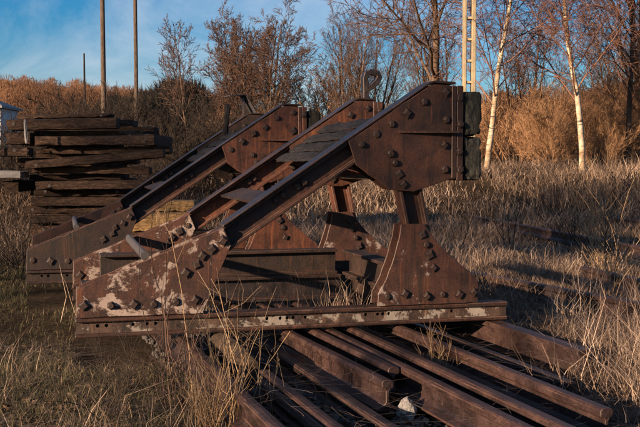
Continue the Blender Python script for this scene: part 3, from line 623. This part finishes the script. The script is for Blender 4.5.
def grow(rng, wood_t, twig_t, start, direc, length, r0, level, cfg):
    """recursive branch: levels below cfg['split'] go to the trunk mesh, the others to the twig mesh"""
    L = cfg['levels'][level]; ns = L['seg']; p = np.array(start, float); d = np.array(direc, float); pts = [p.copy()]; dirs = [d.copy()]
    for k in range(ns):
        d = d + rng.normal(0, L['wig'], 3) + np.array([0, 0, L['up']]); d /= np.linalg.norm(d); p = p + d * length / ns; pts.append(p.copy()); dirs.append(d.copy())
    end = L.get('end', .25); rad = r0 * (1 - (1 - end) * np.linspace(0, 1, ns + 1) ** .9); rad = np.maximum(rad, cfg['rmin'])
    (wood_t if level < cfg['split'] else twig_t).add(pts, rad, 7 if level == 0 else 4 if level == 1 else 3, float(np.clip(rng.normal(.5, .22), 0, 1)))
    if level + 1 >= len(cfg['levels']): return
    nb = L['kids']; nb = max(1, int(round(nb * rng.uniform(.75, 1.25)))); N = cfg['levels'][level + 1]
    if level + 2 >= len(cfg['levels']):
        u = L['from'] + (1 - L['from']) * (np.arange(nb) + rng.random(nb)) / nb; f_ = u * ns; k = np.minimum(f_.astype(int), ns - 1); w_ = (f_ - k)[:, None]
        A_, B_ = np.array(pts), np.array(dirs); s_ = A_[k] * (1 - w_) + A_[k + 1] * w_; dd = B_[k + 1]
        nd = dd + rng.normal(0, math.tan(R(N['ang'])) * .62, (nb, 3)); nd /= np.linalg.norm(nd, axis=1)[:, None]
        cfg['q'].append((s_, nd, length * N['len'] * rng.uniform(.55, 1.2, nb), np.maximum(rad[k] * .6, cfg['rmin'])))
        return
    for q in range(nb):
        u = L['from'] + (1 - L['from']) * ((q + rng.random()) / nb); f_ = u * ns; k = min(int(f_), ns - 1); w_ = f_ - k
        s_ = np.array(pts[k]) * (1 - w_) + np.array(pts[k + 1]) * w_; dd = dirs[k + 1]
        az = q * 2.4 + rng.uniform(-.7, .7); x_ = np.cross(dd, [.3, .2, .93]); x_ /= np.linalg.norm(x_) + 1e-9; y_ = np.cross(dd, x_)
        an = R(N['ang']) * rng.uniform(.7, 1.3); nd = dd * math.cos(an) + (x_ * math.cos(az) + y_ * math.sin(az)) * math.sin(an)
        rr = (rad[k] * (1 - w_) + rad[k + 1] * w_)
        grow(rng, wood_t, twig_t, s_, nd, length * N['len'] * (1 - L.get('taper', .45) * (u - L['from']) / (1 - L['from'] + 1e-6)) * rng.uniform(.7, 1.25), min(rr * .75, rr * N.get('rr', .6)), level + 1, cfg)
def lev(seg, wig, up, kids, fr, ang, ln_, rr=.55, end=.25, taper=.45): return dict(seg=seg, wig=wig, up=up, kids=kids, ang=ang, len=ln_, rr=rr, end=end, taper=taper, **{'from': fr})
def tree(name, loc, H_, r0, cfg, seed, label, cat, group, mt, mw, lean=(0, 0, 1), stems=1, spread=.25, leaves=0, leafmat=None, scale=1):
    rng = np.random.default_rng(seed); wt, tt = Tubes(), Tubes()
    for s_ in range(stems):
        a = rng.uniform(0, 6.28); d = np.array(lean, float)
        if stems > 1: d = d + np.array([math.cos(a), math.sin(a), 0]) * spread * rng.uniform(.3, 1)
        d /= np.linalg.norm(d)
        grow(rng, wt, tt, (math.cos(a) * .12 * (stems > 1), math.sin(a) * .12 * (stems > 1), -.1), d, H_ * (rng.uniform(.75, 1) if stems > 1 else 1), r0 * (rng.uniform(.6, 1) if stems > 1 else 1), 0, cfg)
    if cfg['q']:
        N = cfg['levels'][-1]; tt.many(*[np.concatenate([q_[j] for q_ in cfg['q']]) for j in range(4)], rng, N['wig'], N['up']); cfg['q'].clear()
    root = empty(name, (loc[0], loc[1], float(gz(loc[0], loc[1])) if len(loc) < 3 else loc[2])); tag(root, label, cat, group)
    link('trunk', wt.mesh('trunk', True), mt, root); cr_ = link('crown', tt.mesh('crown'), mw, root)
    if leaves:
        V_ = np.concatenate(tt.V); pk = V_[rng.integers(0, len(V_), leaves)] + rng.normal(0, .06, (leaves, 3)); sz = rng.uniform(.015, .045, leaves)[:, None, None]
        q = rng.normal(0, 1, (leaves, 2, 3)); q /= np.linalg.norm(q, axis=2, keepdims=True)
        quad = pk[:, None, :] + sz * np.stack([q[:, 0], q[:, 1] * .6, -q[:, 0], -q[:, 1] * .6], 1)
        link('leaves', npmesh('leaves', quad.reshape(-1, 3), np.arange(leaves * 4).reshape(-1, 4), np.repeat(np.clip(rng.normal(.45, .25, leaves), 0, 1), 4)), leafmat, root)
    return root
def copy_tree(src, loc, rz, sc, label):
    c = src.copy(); C.objects.link(c); c.location = (loc[0], loc[1], float(gz(loc[0], loc[1]))); c.rotation_euler = (0, 0, rz); c.scale = (sc, sc, sc); c['label'] = label
    for ch in src.children:
        k = ch.copy(); C.objects.link(k); k.parent = c
    return c
def cfg(split, rmin, *levels): return dict(split=split, rmin=rmin, levels=list(levels), q=[])

OAK = cfg(2, .007, lev(9, .06, .02, 18, .24, 0, 1), lev(7, .14, .06, 9, .2, 48, .52), lev(5, .16, .05, 8, .15, 42, .48), lev(4, .2, .03, 6, .1, 40, .5), lev(3, .22, .02, 0, 0, 40, .55))
MULTI = cfg(2, .007, lev(8, .05, .05, 13, .22, 0, 1), lev(6, .10, .11, 7, .15, 42, .40), lev(5, .14, .08, 6, .12, 38, .46), lev(3, .18, .06, 4, .1, 36, .5), lev(2, .2, .05, 0, 0, 36, .6))
BIRCH = cfg(1, .0040, lev(12, .035, .02, 34, .20, 0, 1, end=.25), lev(7, .09, .06, 10, .15, 46, .34, rr=.36), lev(5, .13, -.03, 7, .1, 40, .5), lev(4, .15, -.10, 4, .1, 35, .55), lev(3, .15, -.12, 0, 0, 30, .6))
ROUND = cfg(2, .008, lev(8, .05, .05, 14, .22, 0, 1), lev(6, .10, .08, 8, .15, 44, .42), lev(5, .14, .06, 7, .12, 40, .46), lev(3, .18, .05, 5, .1, 38, .5), lev(2, .2, .04, 0, 0, 38, .6))
THIN = cfg(2, .0045, lev(8, .05, .05, 14, .18, 0, 1), lev(6, .10, .12, 7, .15, 34, .40), lev(5, .14, .09, 5, .12, 36, .46), lev(3, .18, .06, 4, .1, 36, .5), lev(2, .2, .05, 0, 0, 36, .6))
SLIM = cfg(1, .0065, lev(12, .04, .02, 15, .35, 0, 1, end=.2), lev(7, .08, .10, 8, .15, 34, .36, rr=.4), lev(5, .12, .05, 5, .1, 32, .46), lev(4, .14, 0, 4, .1, 30, .5), lev(3, .15, 0, 0, 0, 30, .6))
SHRUB = cfg(1, .0035, lev(6, .09, .05, 9, .12, 0, 1), lev(5, .12, .08, 7, .15, 32, .5), lev(4, .16, .06, 6, .1, 34, .52), lev(3, .2, .04, 0, 0, 34, .55))

GT = 'bare trees in the background'
tree('bare_tree', (-3.1, 45), 6.7, .13, ROUND, 3, 'broad many-stemmed bare tree with reddish buds left of centre', 'tree', GT, M['bark'], M['twig'], stems=8, spread=.55, leaves=7000, leafmat=M['twig'])
tree('bare_tree', (.45, 46), 5.0, .10, MULTI, 8, 'smaller bushy bare tree behind the loop bracket', 'tree', GT, M['bark'], M['twig_red'], stems=4, spread=.45, leaves=1500, leafmat=M['twig_red'])
tree('bare_tree', (3.0, 26), 8.2, .135, OAK, 21, 'big spreading bare tree with dark limbs arching left above the stop', 'tree', GT, M['bark'], M['twig'], lean=(-.04, 0, 1))
tree('bare_tree', (2.6, 48), 7.5, .10, THIN, 31, 'pale twiggy bare tree behind the big spreading one', 'tree', GT, M['bark'], M['twig'], stems=5, spread=.4)
tree('bare_tree', (-4.75, 36), 5.0, .065, SLIM, 15, 'slender leaning bare tree standing alone against the sky at left', 'tree', GT, M['bark'], M['twig'], lean=(-.2, 0, 1))
tree('birch_tree', (4.15, 24), 8.0, .080, BIRCH, 5, 'white birch leaning right, nearer the lattice mast', 'tree', 'white birches', M['birch'], M['twig_birch'], lean=(.14, 0, 1))
tree('birch_tree', (6.55, 24), 8.4, .085, BIRCH, 17, 'upright white birch farther right, with a side limb to the left', 'tree', 'white birches', M['birch'], M['twig_birch'], lean=(-.04, 0, 1))
tree('bare_tree', (8.6, 27), 8.0, .09, BIRCH, 44, 'slim bare tree near the right edge', 'tree', GT, M['bark'], M['twig_birch'], lean=(.03, 0, 1))
tree('bare_tree', (10.4, 30), 8.5, .10, THIN, 45, 'many-stemmed bare tree at the right edge', 'tree', GT, M['bark'], M['twig_red'], stems=5, spread=.4)

tb = tree('bare_tree', (1.1, 36), 5.8, .08, THIN, 81, 'fine-twigged bare tree just left of the big spreading one', 'tree', GT, M['bark'], M['twig'], stems=4, spread=.38)
for x, y, sc_, lb in [(3.9, 33, .95, 'fine-twigged bare tree right of the big spreading one'), (7.6, 36, 1.0, 'bare tree seen just right of the leaning birch'), (11.6, 33, 1.05, 'bare tree half cut off by the right edge'), (12.5, 41, 1.1, 'farther bare tree at the right edge')]:
    copy_tree(tb, (x, y), x * 2.1, sc_, lb)
sh = [tree('bare_shrub', (5.4, 27), 2.6, .022, SHRUB, 60, 'reddish bare shrub in the thicket between the birches', 'shrub', 'thicket of bare shrubs', M['bark'], M['twig_red'], stems=11, spread=.8),
      tree('bare_shrub', (7.6, 28), 2.9, .022, SHRUB, 61, 'reddish bare shrub in the thicket right of the birches', 'shrub', 'thicket of bare shrubs', M['bark'], M['twig_red'], stems=11, spread=.8)]
rs = random.Random(7)
for k in range(16):
    x = 3.0 + 8.5 * (k + rs.random()) / 16; y = rs.uniform(25.5, 33)
    copy_tree(sh[k % 2], (x, y), rs.uniform(0, 6), rs.uniform(.4, .95), 'reddish bare shrub in the thicket behind the birches')
for k in range(14):
    x = -4.6 + 7.6 * (k + rs.random()) / 14; y = rs.uniform(38, 44)
    c = copy_tree(sh[k % 2], (x, y), rs.uniform(0, 6), rs.uniform(.45, .95), 'brown bare shrub in the row behind the buffer stops'); c['group'] = 'row of bare shrubs behind the stops'

db = tree('bramble_bush', (-6.0, 19), 1.5, .012, SHRUB, 63, 'dark bramble bush behind the sleeper stack', 'shrub', 'dark brambles behind the stack', M['bark'], M['twig_dark'], stems=12, spread=1.0)
for x, y, sc_ in [(-4.6, 18, 1.0), (-3.3, 17, .9), (-7.0, 21, 1.2), (-3.0, 20, 1.2), (-5.2, 23, 1.3), (-2.0, 21, 1.0), (-4.0, 26, 1.4), (-6.6, 27, 1.5), (-2.6, 30, 1.5)]: copy_tree(db, (x, y), x * 3, sc_, 'dark bramble bush behind the sleeper stack')
# ------------------------------------------------------------------ far woods on the hills
def forest(name, n, u0, u1, y0, y1, h0, h1, mat, label, seed, twigs=46, wide=.28, wd=.009):
    """every tree a bundle of thin twigs springing outward and up from a stem"""
    r = np.random.default_rng(seed); y = r.uniform(y0, y1, n); x = r.uniform(u0, u1, n) * y; z = gz(x, y); h = r.uniform(h0, h1, n) * r.uniform(.75, 1.15, n)
    m_ = twigs; sh = (n, m_); t_ = r.random(sh) ** .8; a = r.uniform(0, 6.28, sh); env = np.sin(np.pi * np.clip(.15 + t_ * .83, 0, 1)) ** .6 * (.8 + .4 * r.random((n, 1)))
    rad = wide * h[:, None] * env * np.sqrt(r.random(sh)); H1 = h[:, None]
    p = np.stack([rad * np.cos(a), rad * np.sin(a), H1 * (.10 + .84 * t_)], -1)
    q = p + np.stack([np.cos(a) * rad * .22 + r.normal(0, .018, sh) * H1, np.sin(a) * rad * .2 + r.normal(0, .02, sh) * H1, H1 * r.uniform(.02, .13, sh)], -1)
    dr = q - p; w_ = H1 * wd * r.uniform(.5, 1.3, sh); pr = np.stack([-dr[..., 2], 0 * w_, dr[..., 0]], -1); pr /= np.linalg.norm(pr, axis=-1, keepdims=True) + 1e-9
    tri = np.stack([p - pr * w_[..., None], p + pr * w_[..., None], q], 2)
    trunk = np.array([[[-.014, 0, 0], [.014, 0, 0], [0, 0, .9]]])[None] * H1[:, :, None, None] * np.ones((n, 1, 3, 3))
    V = np.concatenate([tri, trunk], 1) + np.stack([x, y, z], 1)[:, None, None, :]
    T = np.clip(r.normal(.5, .24, (n, 1)) + r.normal(0, .14, (n, m_ + 1)), 0, 1)
    V = V.reshape(-1, 3); o_ = link(name, npmesh(name, V, np.arange(len(V)).reshape(-1, 3), np.repeat(T.ravel(), 3)), mat); tag(o_, label, 'woodland', kind='stuff'); return o_
forest('hillside_wood', 2900, -.46, -.08, 170, 270, 4.5, 8.0, M['forest'], 'brown leafless wood covering the hill at left', 1, 200, .30, .006)
forest('hillside_wood', 1500, .10, .48, 130, 265, 5.0, 9.5, M['forest'], 'brown leafless wood covering the hill at right', 2, 200, .26, .006)
forest('far_wood', 420, -.10, .12, 160, 265, 4, 7, M['forest'], 'low brown wood on the horizon behind the trees', 3, 120)
forest('hillside_conifers', 90, -.46, .45, 170, 262, 5, 7.5, M['conifer'], 'dark conifers scattered through the leafless hillside woods', 6, 400, .18, .008)
forest('dark_wood', 260, -.220, -.105, 46, 72, 2.2, 4.3, M['conifer'], 'dark shadowy mass of evergreens behind the timber stack', 4, 1100, .36, .0045)

# ------------------------------------------------------------------ stack of old sleepers
GS = 'old sleepers in the stack'
def tie(x0, x1, z, y, h=.155, d=.25, rz=0, ry=0, label='', seed=0, mat='tie', grp=GS, name='railway_sleeper'):
    o = link(name, timber_mesh(x1 - x0, d, h, seed, .0035, 16, 3, 3, .016), M[mat]); o.location = ((x0 + x1) / 2, y, z); o.rotation_euler = (rs.uniform(-.02, .02), ry, rz); tag(o, label, 'sleeper', grp)
def SX(px): return (px - 320) * 13 / 960
def SZ(py): return 1.2 - (py - 165) * 13 / 960
STACK = [  # left px, right px, middle py, depth, height, depth of timber, turn, tilt, label
 (12, 108, 115.5, 13.35, .06, .30, .03, -.03, 'thin dark slab lying on top of the sleeper stack'),
 (10, 119, 124.5, 13.0, .150, .25, .02, -.02, 'topmost thick sleeper of the stack, below the thin slab'),
 (30, 140, 133.5, 13.28, .085, .25, -.04, 0, 'thin recessed sleeper just below the topmost one'),
 (40, 155, 141, 12.9, .130, .25, .03, -.01, 'sleeper with a dark bolt hole near its right end'),
 (2, 39, 152.5, 12.7, .120, .26, .05, 0, 'short pale-faced sleeper end sticking out at the left of the stack'),
 (42, 171, 150.5, 13.1, .105, .25, -.02, -.005, 'dark long sleeper reaching farthest right in the stack'),
 (33, 168, 159.5, 12.75, .115, .25, .03, -.085, 'tilted sleeper with a sunlit top edge in the middle of the stack'),
 (20, 60, 163, 13.0, .130, .25, .1, 0, 'short sleeper tucked under the tilted one at left'),
 (34, 152, 170, 12.98, .100, .25, -.03, .01, 'sleeper directly below the tilted one'),
 (28, 120, 177.5, 13.15, .080, .25, .04, 0, 'thin board-like sleeper in the lower half of the stack'),
 (42, 165, 184.5, 12.8, .120, .25, .02, -.012, 'greyish sleeper low in the stack'),
 (30, 140, 193, 13.05, .095, .25, -.03, .01, 'thin dark sleeper in the lower stack'),
 (36, 150, 201, 12.88, .120, .27, .02, 0, 'dark sleeper fourth from the ground in the stack'),
 (26, 155, 210, 13.0, .110, .27, -.02, .008, 'dark sleeper third from the ground in the stack'),
 (34, 150, 219, 12.9, .120, .27, .02, 0, 'sleeper near the ground in the stack'),
 (30, 155, 230, 13.0, .160, .27, -.01, 0, 'bottom sleeper of the stack')]
for k, (a0, a1, py, yy, hh, dd, rz_, ry_, lb_) in enumerate(STACK): tie(SX(a0), SX(a1), SZ(py), yy, hh, dd, rz_, ry_, lb_, k + 1)
hole = section([(.022 * math.cos(2 * PI * k / 8), .022 * math.sin(2 * PI * k / 8)) for k in range(8)], (0, 0, 0), (0, -.012, 0)); hole.materials.append(M['rail_dark'])  # flush disc drawn as a bolt hole, its dark inside only painted
for o_ in [q for q in C.objects if q.name.startswith('railway_sleeper')]:
    w2 = o_.dimensions.x / 2 if o_.dimensions.x > .1 else .5
    xs_ = [v_.co.x for v_ in o_.data.vertices]; y0_ = min(v_.co.y for v_ in o_.data.vertices)
    for sx in (-1, 1):
        if rs.random() < .6: h_ = link('bolt_hole_disc', hole, None, o_); h_.location = ((max(xs_) - rs.uniform(.08, .3)) * sx, y0_ + .010, rs.uniform(-.02, .02))
for k, (px, py) in enumerate([(18, 139), (28, 139), (16, 186), (150, 140)]):
    o = link('railway_sleeper', timber_mesh(.20, 1.6, .16, 80 + k, .006, 3, 10, 3, .03), M['tie']); o.location = (SX(px), 13.6, SZ(py)); tag(o, ['crosswise sleeper end, leftmost under the topmost sleeper', 'crosswise sleeper end beside the leftmost one', 'crosswise sleeper end low at the left of the stack', 'crosswise sleeper end at the right of the stack'][k], 'sleeper', GS)
for k in range(14):
    a0 = rs.uniform(14, 40); a1 = rs.uniform(105, 150); py = 122 + k * 7.6
    tie(SX(a0), SX(a1), SZ(py), 13.75, .125, .35, rs.uniform(-.04, .04), rs.uniform(-.012, .012), 'half-hidden sleeper in the back row of the stack', 200 + k)
o = link('marker_post', timber_mesh(.04, .03, .32, 90, .001, 2, 2, 8), M['concrete']); o.location = (SX(39), 12.45, SZ(133)); o.rotation_euler = (0, R(-3), 0); tag(o, 'thin pale upright stake standing in front of the stack', 'stake')
o = link('marker_post', timber_mesh(.035, .03, .22, 91, .001, 2, 2, 8), M['concrete']); o.location = (SX(7), 12.45, SZ(145)); tag(o, 'short pale stake at the left edge beside the stack', 'stake')
# sunlit timber beyond the far stop
GP = 'sunlit timbers beyond the rear stop'
tie(-2.15, -1.35, .56, 11.0, .20, .35, .05, -.03, 'lower sunlit yellowish timber seen between the two stops', 31, 'tie_pale', GP, 'timber')
tie(-1.95, -1.42, .73, 11.15, .13, .35, -.06, 0, 'upper sunlit yellowish timber seen between the two stops', 32, 'tie_pale', GP, 'timber')
tie(-2.3, -1.2, .38, 11.05, .15, .4, .02, 0, 'dark timber carrying the sunlit ones', 33, 'tie', GP, 'timber')
tie(-2.2, -1.3, .20, 11.1, .2, .4, -.02, 0, 'lowest dark timber under the sunlit ones', 34, 'tie', GP, 'timber')
o = link('concrete_slab', timber_mesh(.9, .6, .10, 95, .0015, 8, 4, 2, 0), M['concrete']); o.location = (-4.42, 12.9, 1.08); o.rotation_euler = (0, .02, .1); tag(o, 'pale concrete slab at the left edge beside the stack', 'slab')

# ------------------------------------------------------------------ poles, mast, house
def pole(x, y, h, r0, r1, label, lean=0):
    T_ = Tubes(); zz = np.linspace(0, h, 9); T_.add(np.stack([lean * zz, 0 * zz, zz], 1), np.linspace(r0, r1, 9), 10, .5)
    o_ = link('wooden_pole', T_.mesh('pole', True), M['pole']); o_.location = (x, y, float(gz(x, y)) - .1); tag(o_, label, 'pole', 'slim wooden poles at left')
pole(-6.72, 30, 9.5, .085, .06, 'thicker wooden pole at left rising out of the picture behind the sleepers', -.003)
pole(-4.56, 24, 8.5, .052, .042, 'thin wooden pole right of the thicker one, rising out of the picture', -.004)
pole(-14.64, 60, 7.2, .09, .05, 'short distant pole left of the two tall poles')
mast = empty('lattice_mast', (3.44, 22.3, float(gz(3.44, 22.3)))); mast.scale = (1.395, 1.395, 1.395); tag(mast, 'pale ladder-like mast standing behind the buffer timber', 'mast')
for dx, wd in ((-.078, .050), (.066, .066)):
    bm = bmesh.new(); box_bm(bm, dx - wd / 2, dx + wd / 2, -.09, .09, -.1, 5.2); bevel(link('leg', bm_mesh('leg', bm), M['mast'], mast), .008)
bm = bmesh.new(); box_bm(bm, -.0525, .0325, -.07, .07, 0, .035); rung = bm_mesh('rung', bm); rung.materials.append(M['mast'])
for k in range(15): o = link('rung', rung, None, mast); o.location = (0, 0, .18 + k * .35)
house = empty('house', (-43.4, 120, float(gz(-43.4, 120)) - 2.3)); tag(house, 'white house with a low grey roof at the far left', 'house')
hz0 = .0
bm = bmesh.new(); box_bm(bm, -4, 3.6, 0, 7, 0, 8.6); link('wall', bm_mesh('wall', bm), M['white'], house)
bm = bmesh.new(); box_bm(bm, -4.6, 4.1, -.9, 7.6, 8.6, 8.85); v_ = [bm.verts.new(p) for p in ((-4.6, -.9, 8.86), (4.1, -.9, 8.86), (4.1, 7.6, 8.86), (-4.6, 7.6, 8.86), (-2.5, 3.3, 9.9), (2, 3.3, 9.9))]
for q in ((0, 1, 5, 4), (1, 2, 5), (2, 3, 4, 5), (3, 0, 4)): bm.faces.new([v_[z_] for z_ in q])
link('roof', bm_mesh('roof', bm), M['roof'], house)
bm = bmesh.new(); box_bm(bm, -4.3, 3.9, -.6, 0, 6.3, 6.6); link('balcony', bm_mesh('balcony', bm), M['roof'], house)
for wx_ in (-2.6, -.2, 2.2):
    for wz in (4.3, 7.0):
        bm = bmesh.new(); box_bm(bm, wx_ - .65, wx_ + .65, -.06, .05, wz, wz + 1.2); wf = link('window', bm_mesh('window', bm), M['white'], house)
        bm = bmesh.new(); box_bm(bm, wx_ - .52, wx_ + .52, -.09, -.055, wz + .12, wz + 1.08); link('pane', bm_mesh('pane', bm), M['glass'], wf)
bm = bmesh.new(); box_bm(bm, -3.4, 3.4, 0, 6, 0, 3.0); shed = link('wall', bm_mesh('wall', bm), M['white'], empty('outbuilding', (-33.6 - 5.2, 95, float(gz(-38, 95)) - .6)))
tag(shed.parent, 'low white outbuilding with a sloping roof below the house', 'building')
bm = bmesh.new(); v_ = [bm.verts.new(p) for p in ((-3.8, -.5, 4.6), (3.8, -.5, 2.6), (3.8, 6.5, 2.6), (-3.8, 6.5, 4.6), (-3.8, -.5, 4.8), (3.8, -.5, 2.8), (3.8, 6.5, 2.8), (-3.8, 6.5, 4.8))]
for q in ((0, 3, 2, 1), (4, 5, 6, 7), (0, 1, 5, 4), (1, 2, 6, 5), (2, 3, 7, 6), (3, 0, 4, 7)): bm.faces.new([v_[z_] for z_ in q])
link('roof', bm_mesh('roof', bm), M['roof'], shed.parent)

# ------------------------------------------------------------------ weeds and stalks
def weed(loc, h, seed, label, n_=5, mat='stem', lean=.25, r=.0032, kids=4, droop=1.0):
    rng = np.random.default_rng(seed); T_ = Tubes()
    for q in range(n_):
        a = rng.uniform(0, 6.28); d = np.array([math.cos(a) * lean * rng.random(), math.sin(a) * lean * rng.random(), 1.]); d /= np.linalg.norm(d); hh = h * rng.uniform(.55, 1)
        p = np.array([rng.normal(0, .03), rng.normal(0, .03), -.02]); pts = [p]
        for k in range(7): d = d + rng.normal(0, .10, 3) + np.array([0, 0, -.10 * droop * k / 6]); d /= np.linalg.norm(d); p = p + d * hh / 7; pts.append(p)
        T_.add(pts, np.linspace(r, r * .45, 8), 4, float(np.clip(rng.normal(.5, .25), 0, 1)))
        for c in range(kids):
            k = rng.integers(2, 7); q0 = pts[k]; dd = rng.normal(0, .6, 3); dd[2] = abs(dd[2]) + .5; dd /= np.linalg.norm(dd); l_ = hh * rng.uniform(.1, .3)
            m_ = q0 + dd * l_ * .5 + rng.normal(0, .01, 3); T_.add([q0, m_, m_ + (dd + [0, 0, .25]) * l_ * .5], [r * .5, r * .4, r * .25], 3, float(np.clip(rng.normal(.5, .25), 0, 1)))
    o_ = link('dry_weed', T_.mesh('weed'), M[mat]); o_.location = (loc[0], loc[1], 0); tag(o_, label, 'weed', 'dry weed stalks'); return o_
weed((-.66, 4.75), 1.05, 1, 'tall thin single stalk rising in front of the painted rear plate', 1, 'stem', .05, .0036, 1)
weed((-.42, 4.25), .62, 2, 'dense tuft of straw-coloured stalks in front of the base rail', 30, 'stem', .22, .0021, 2)
weed((-.50, 4.22), .36, 12, 'low bushy straw at the foot of the dense tuft', 70, 'stem', .5, .0018, 2)
weed((-.72, 4.65), .75, 3, 'brown forked weed stalks left of the straw tuft', 5, 'twig', .5, .0038, 3)
weed((-.35, 4.55), .80, 4, 'loose bent stalks right of the straw tuft', 6, 'stem', .45, .0026, 3)
weed((-.21, 4.50), .50, 5, 'three thin stalks in front of the sideways rail', 4, 'stem', .10, .003, 2)
weed((.62, 5.10), .42, 6, 'branching pale weed in front of the foot plate', 16, 'stem', .8, .0017, 8)
weed((-2.6, 9.9), .9, 7, 'three pale reeds standing before the sleeper stack', 4, 'stem', .22, .006, 1)
weed((-1.62, 9.6), 1.15, 8, 'dry stalks rising between the two stops', 5, 'stem', .30, .005, 2)
weed((-.9, 5.2), 1.15, 9, 'thin dark bramble stems crossing the rear plate', 4, 'twig_dark', .55, .003, 3)
for k, (x, y, h) in enumerate([(3.1, 11.5, 1.3), (3.9, 10.6, 1.7), (4.6, 12.4, 1.8), (2.6, 13, 1.2), (3.4, 9.4, 1.1)]):
    weed((x, y), h, 30 + k, ['dark bare stalks in the grass behind the foot plate', 'tall dark bare stalks in the grass toward the right edge', 'tallest dark stalks at the right edge of the grass', 'thin dark stalks left in the grass below the birches', 'low dark stalks in the grass near the middle rail'][k], 6, 'twig_dark', .5, .006, 5)

for k, (x, y, h_) in enumerate([(-3.3, 10.6, .9), (-3.7, 11.4, 1.0), (-2.9, 11.2, .8), (-3.5, 9.8, .6)]):
    weed((x, y), h_, 120 + k, 'dark bramble tangle at the left edge in front of the stack', 22, 'twig_dark', 1.2, .006, 7)['group'] = 'dark brambles in front of the stack'
for k in range(12):
    x, y = rs.uniform(1.6, 5.2), rs.uniform(7.5, 15.5)
    if x > y * .34: x = y * .3
    weed((x, y), rs.uniform(.6, 1.5), 60 + k, 'thin brown weed stalk standing in the dry grass at right', 5, ('twig_dark', 'stem')[k % 2], .6, .0042, 7)['group'] = 'thin brown weed stalks in the right-hand grass'
for k, (x, y, h_) in enumerate([(-.95, 4.4, .5), (-.82, 4.85, .6), (-.62, 4.5, .55), (-1.05, 4.9, .45)]):
    weed((x, y), h_, 90 + k, 'tangled brown bramble stems below the painted rear plate', 14, 'twig_dark', 1.1, .0024, 6)['group'] = 'bramble stems below the rear plate'
# ------------------------------------------------------------------ unseen trees added behind the camera, crowns shaped to shade the yard
GB_ = 'unseen bare trees added behind the viewpoint for shade'
HIGH = cfg(2, .009, lev(10, .03, .05, 20, .60, 0, 1), lev(6, .10, .06, 9, .15, 55, .26), lev(5, .14, .06, 7, .12, 42, .5), lev(3, .18, .05, 5, .1, 40, .5), lev(2, .2, .03, 0, 0, 40, .6))
def sunward(a_, q):                  # a_ metres toward the sun, q metres across
    c, d = math.sin(R(SUN_AZ)), math.cos(R(SUN_AZ)); return (c * a_ - d * q, d * a_ + c * q)
spots = [(25, -8.6), (28, -10.6)]
src = tree('bare_tree', sunward(*spots[0]), 11.6, .15, HIGH, 71, 'unseen high-crowned bare tree added behind the viewpoint for shade', 'tree', GB_, M['bark'], M['twig'], leaves=5000, leafmat=M['twig'])
for k, p in enumerate(spots[1:]): copy_tree(src, sunward(*p), k * 1.3, 1.0, 'unseen high-crowned bare tree added behind the viewpoint for shade')
copy_tree(src, sunward(24, -3.4), 2.2, .95, 'unseen high-crowned bare tree added behind the viewpoint for shade')
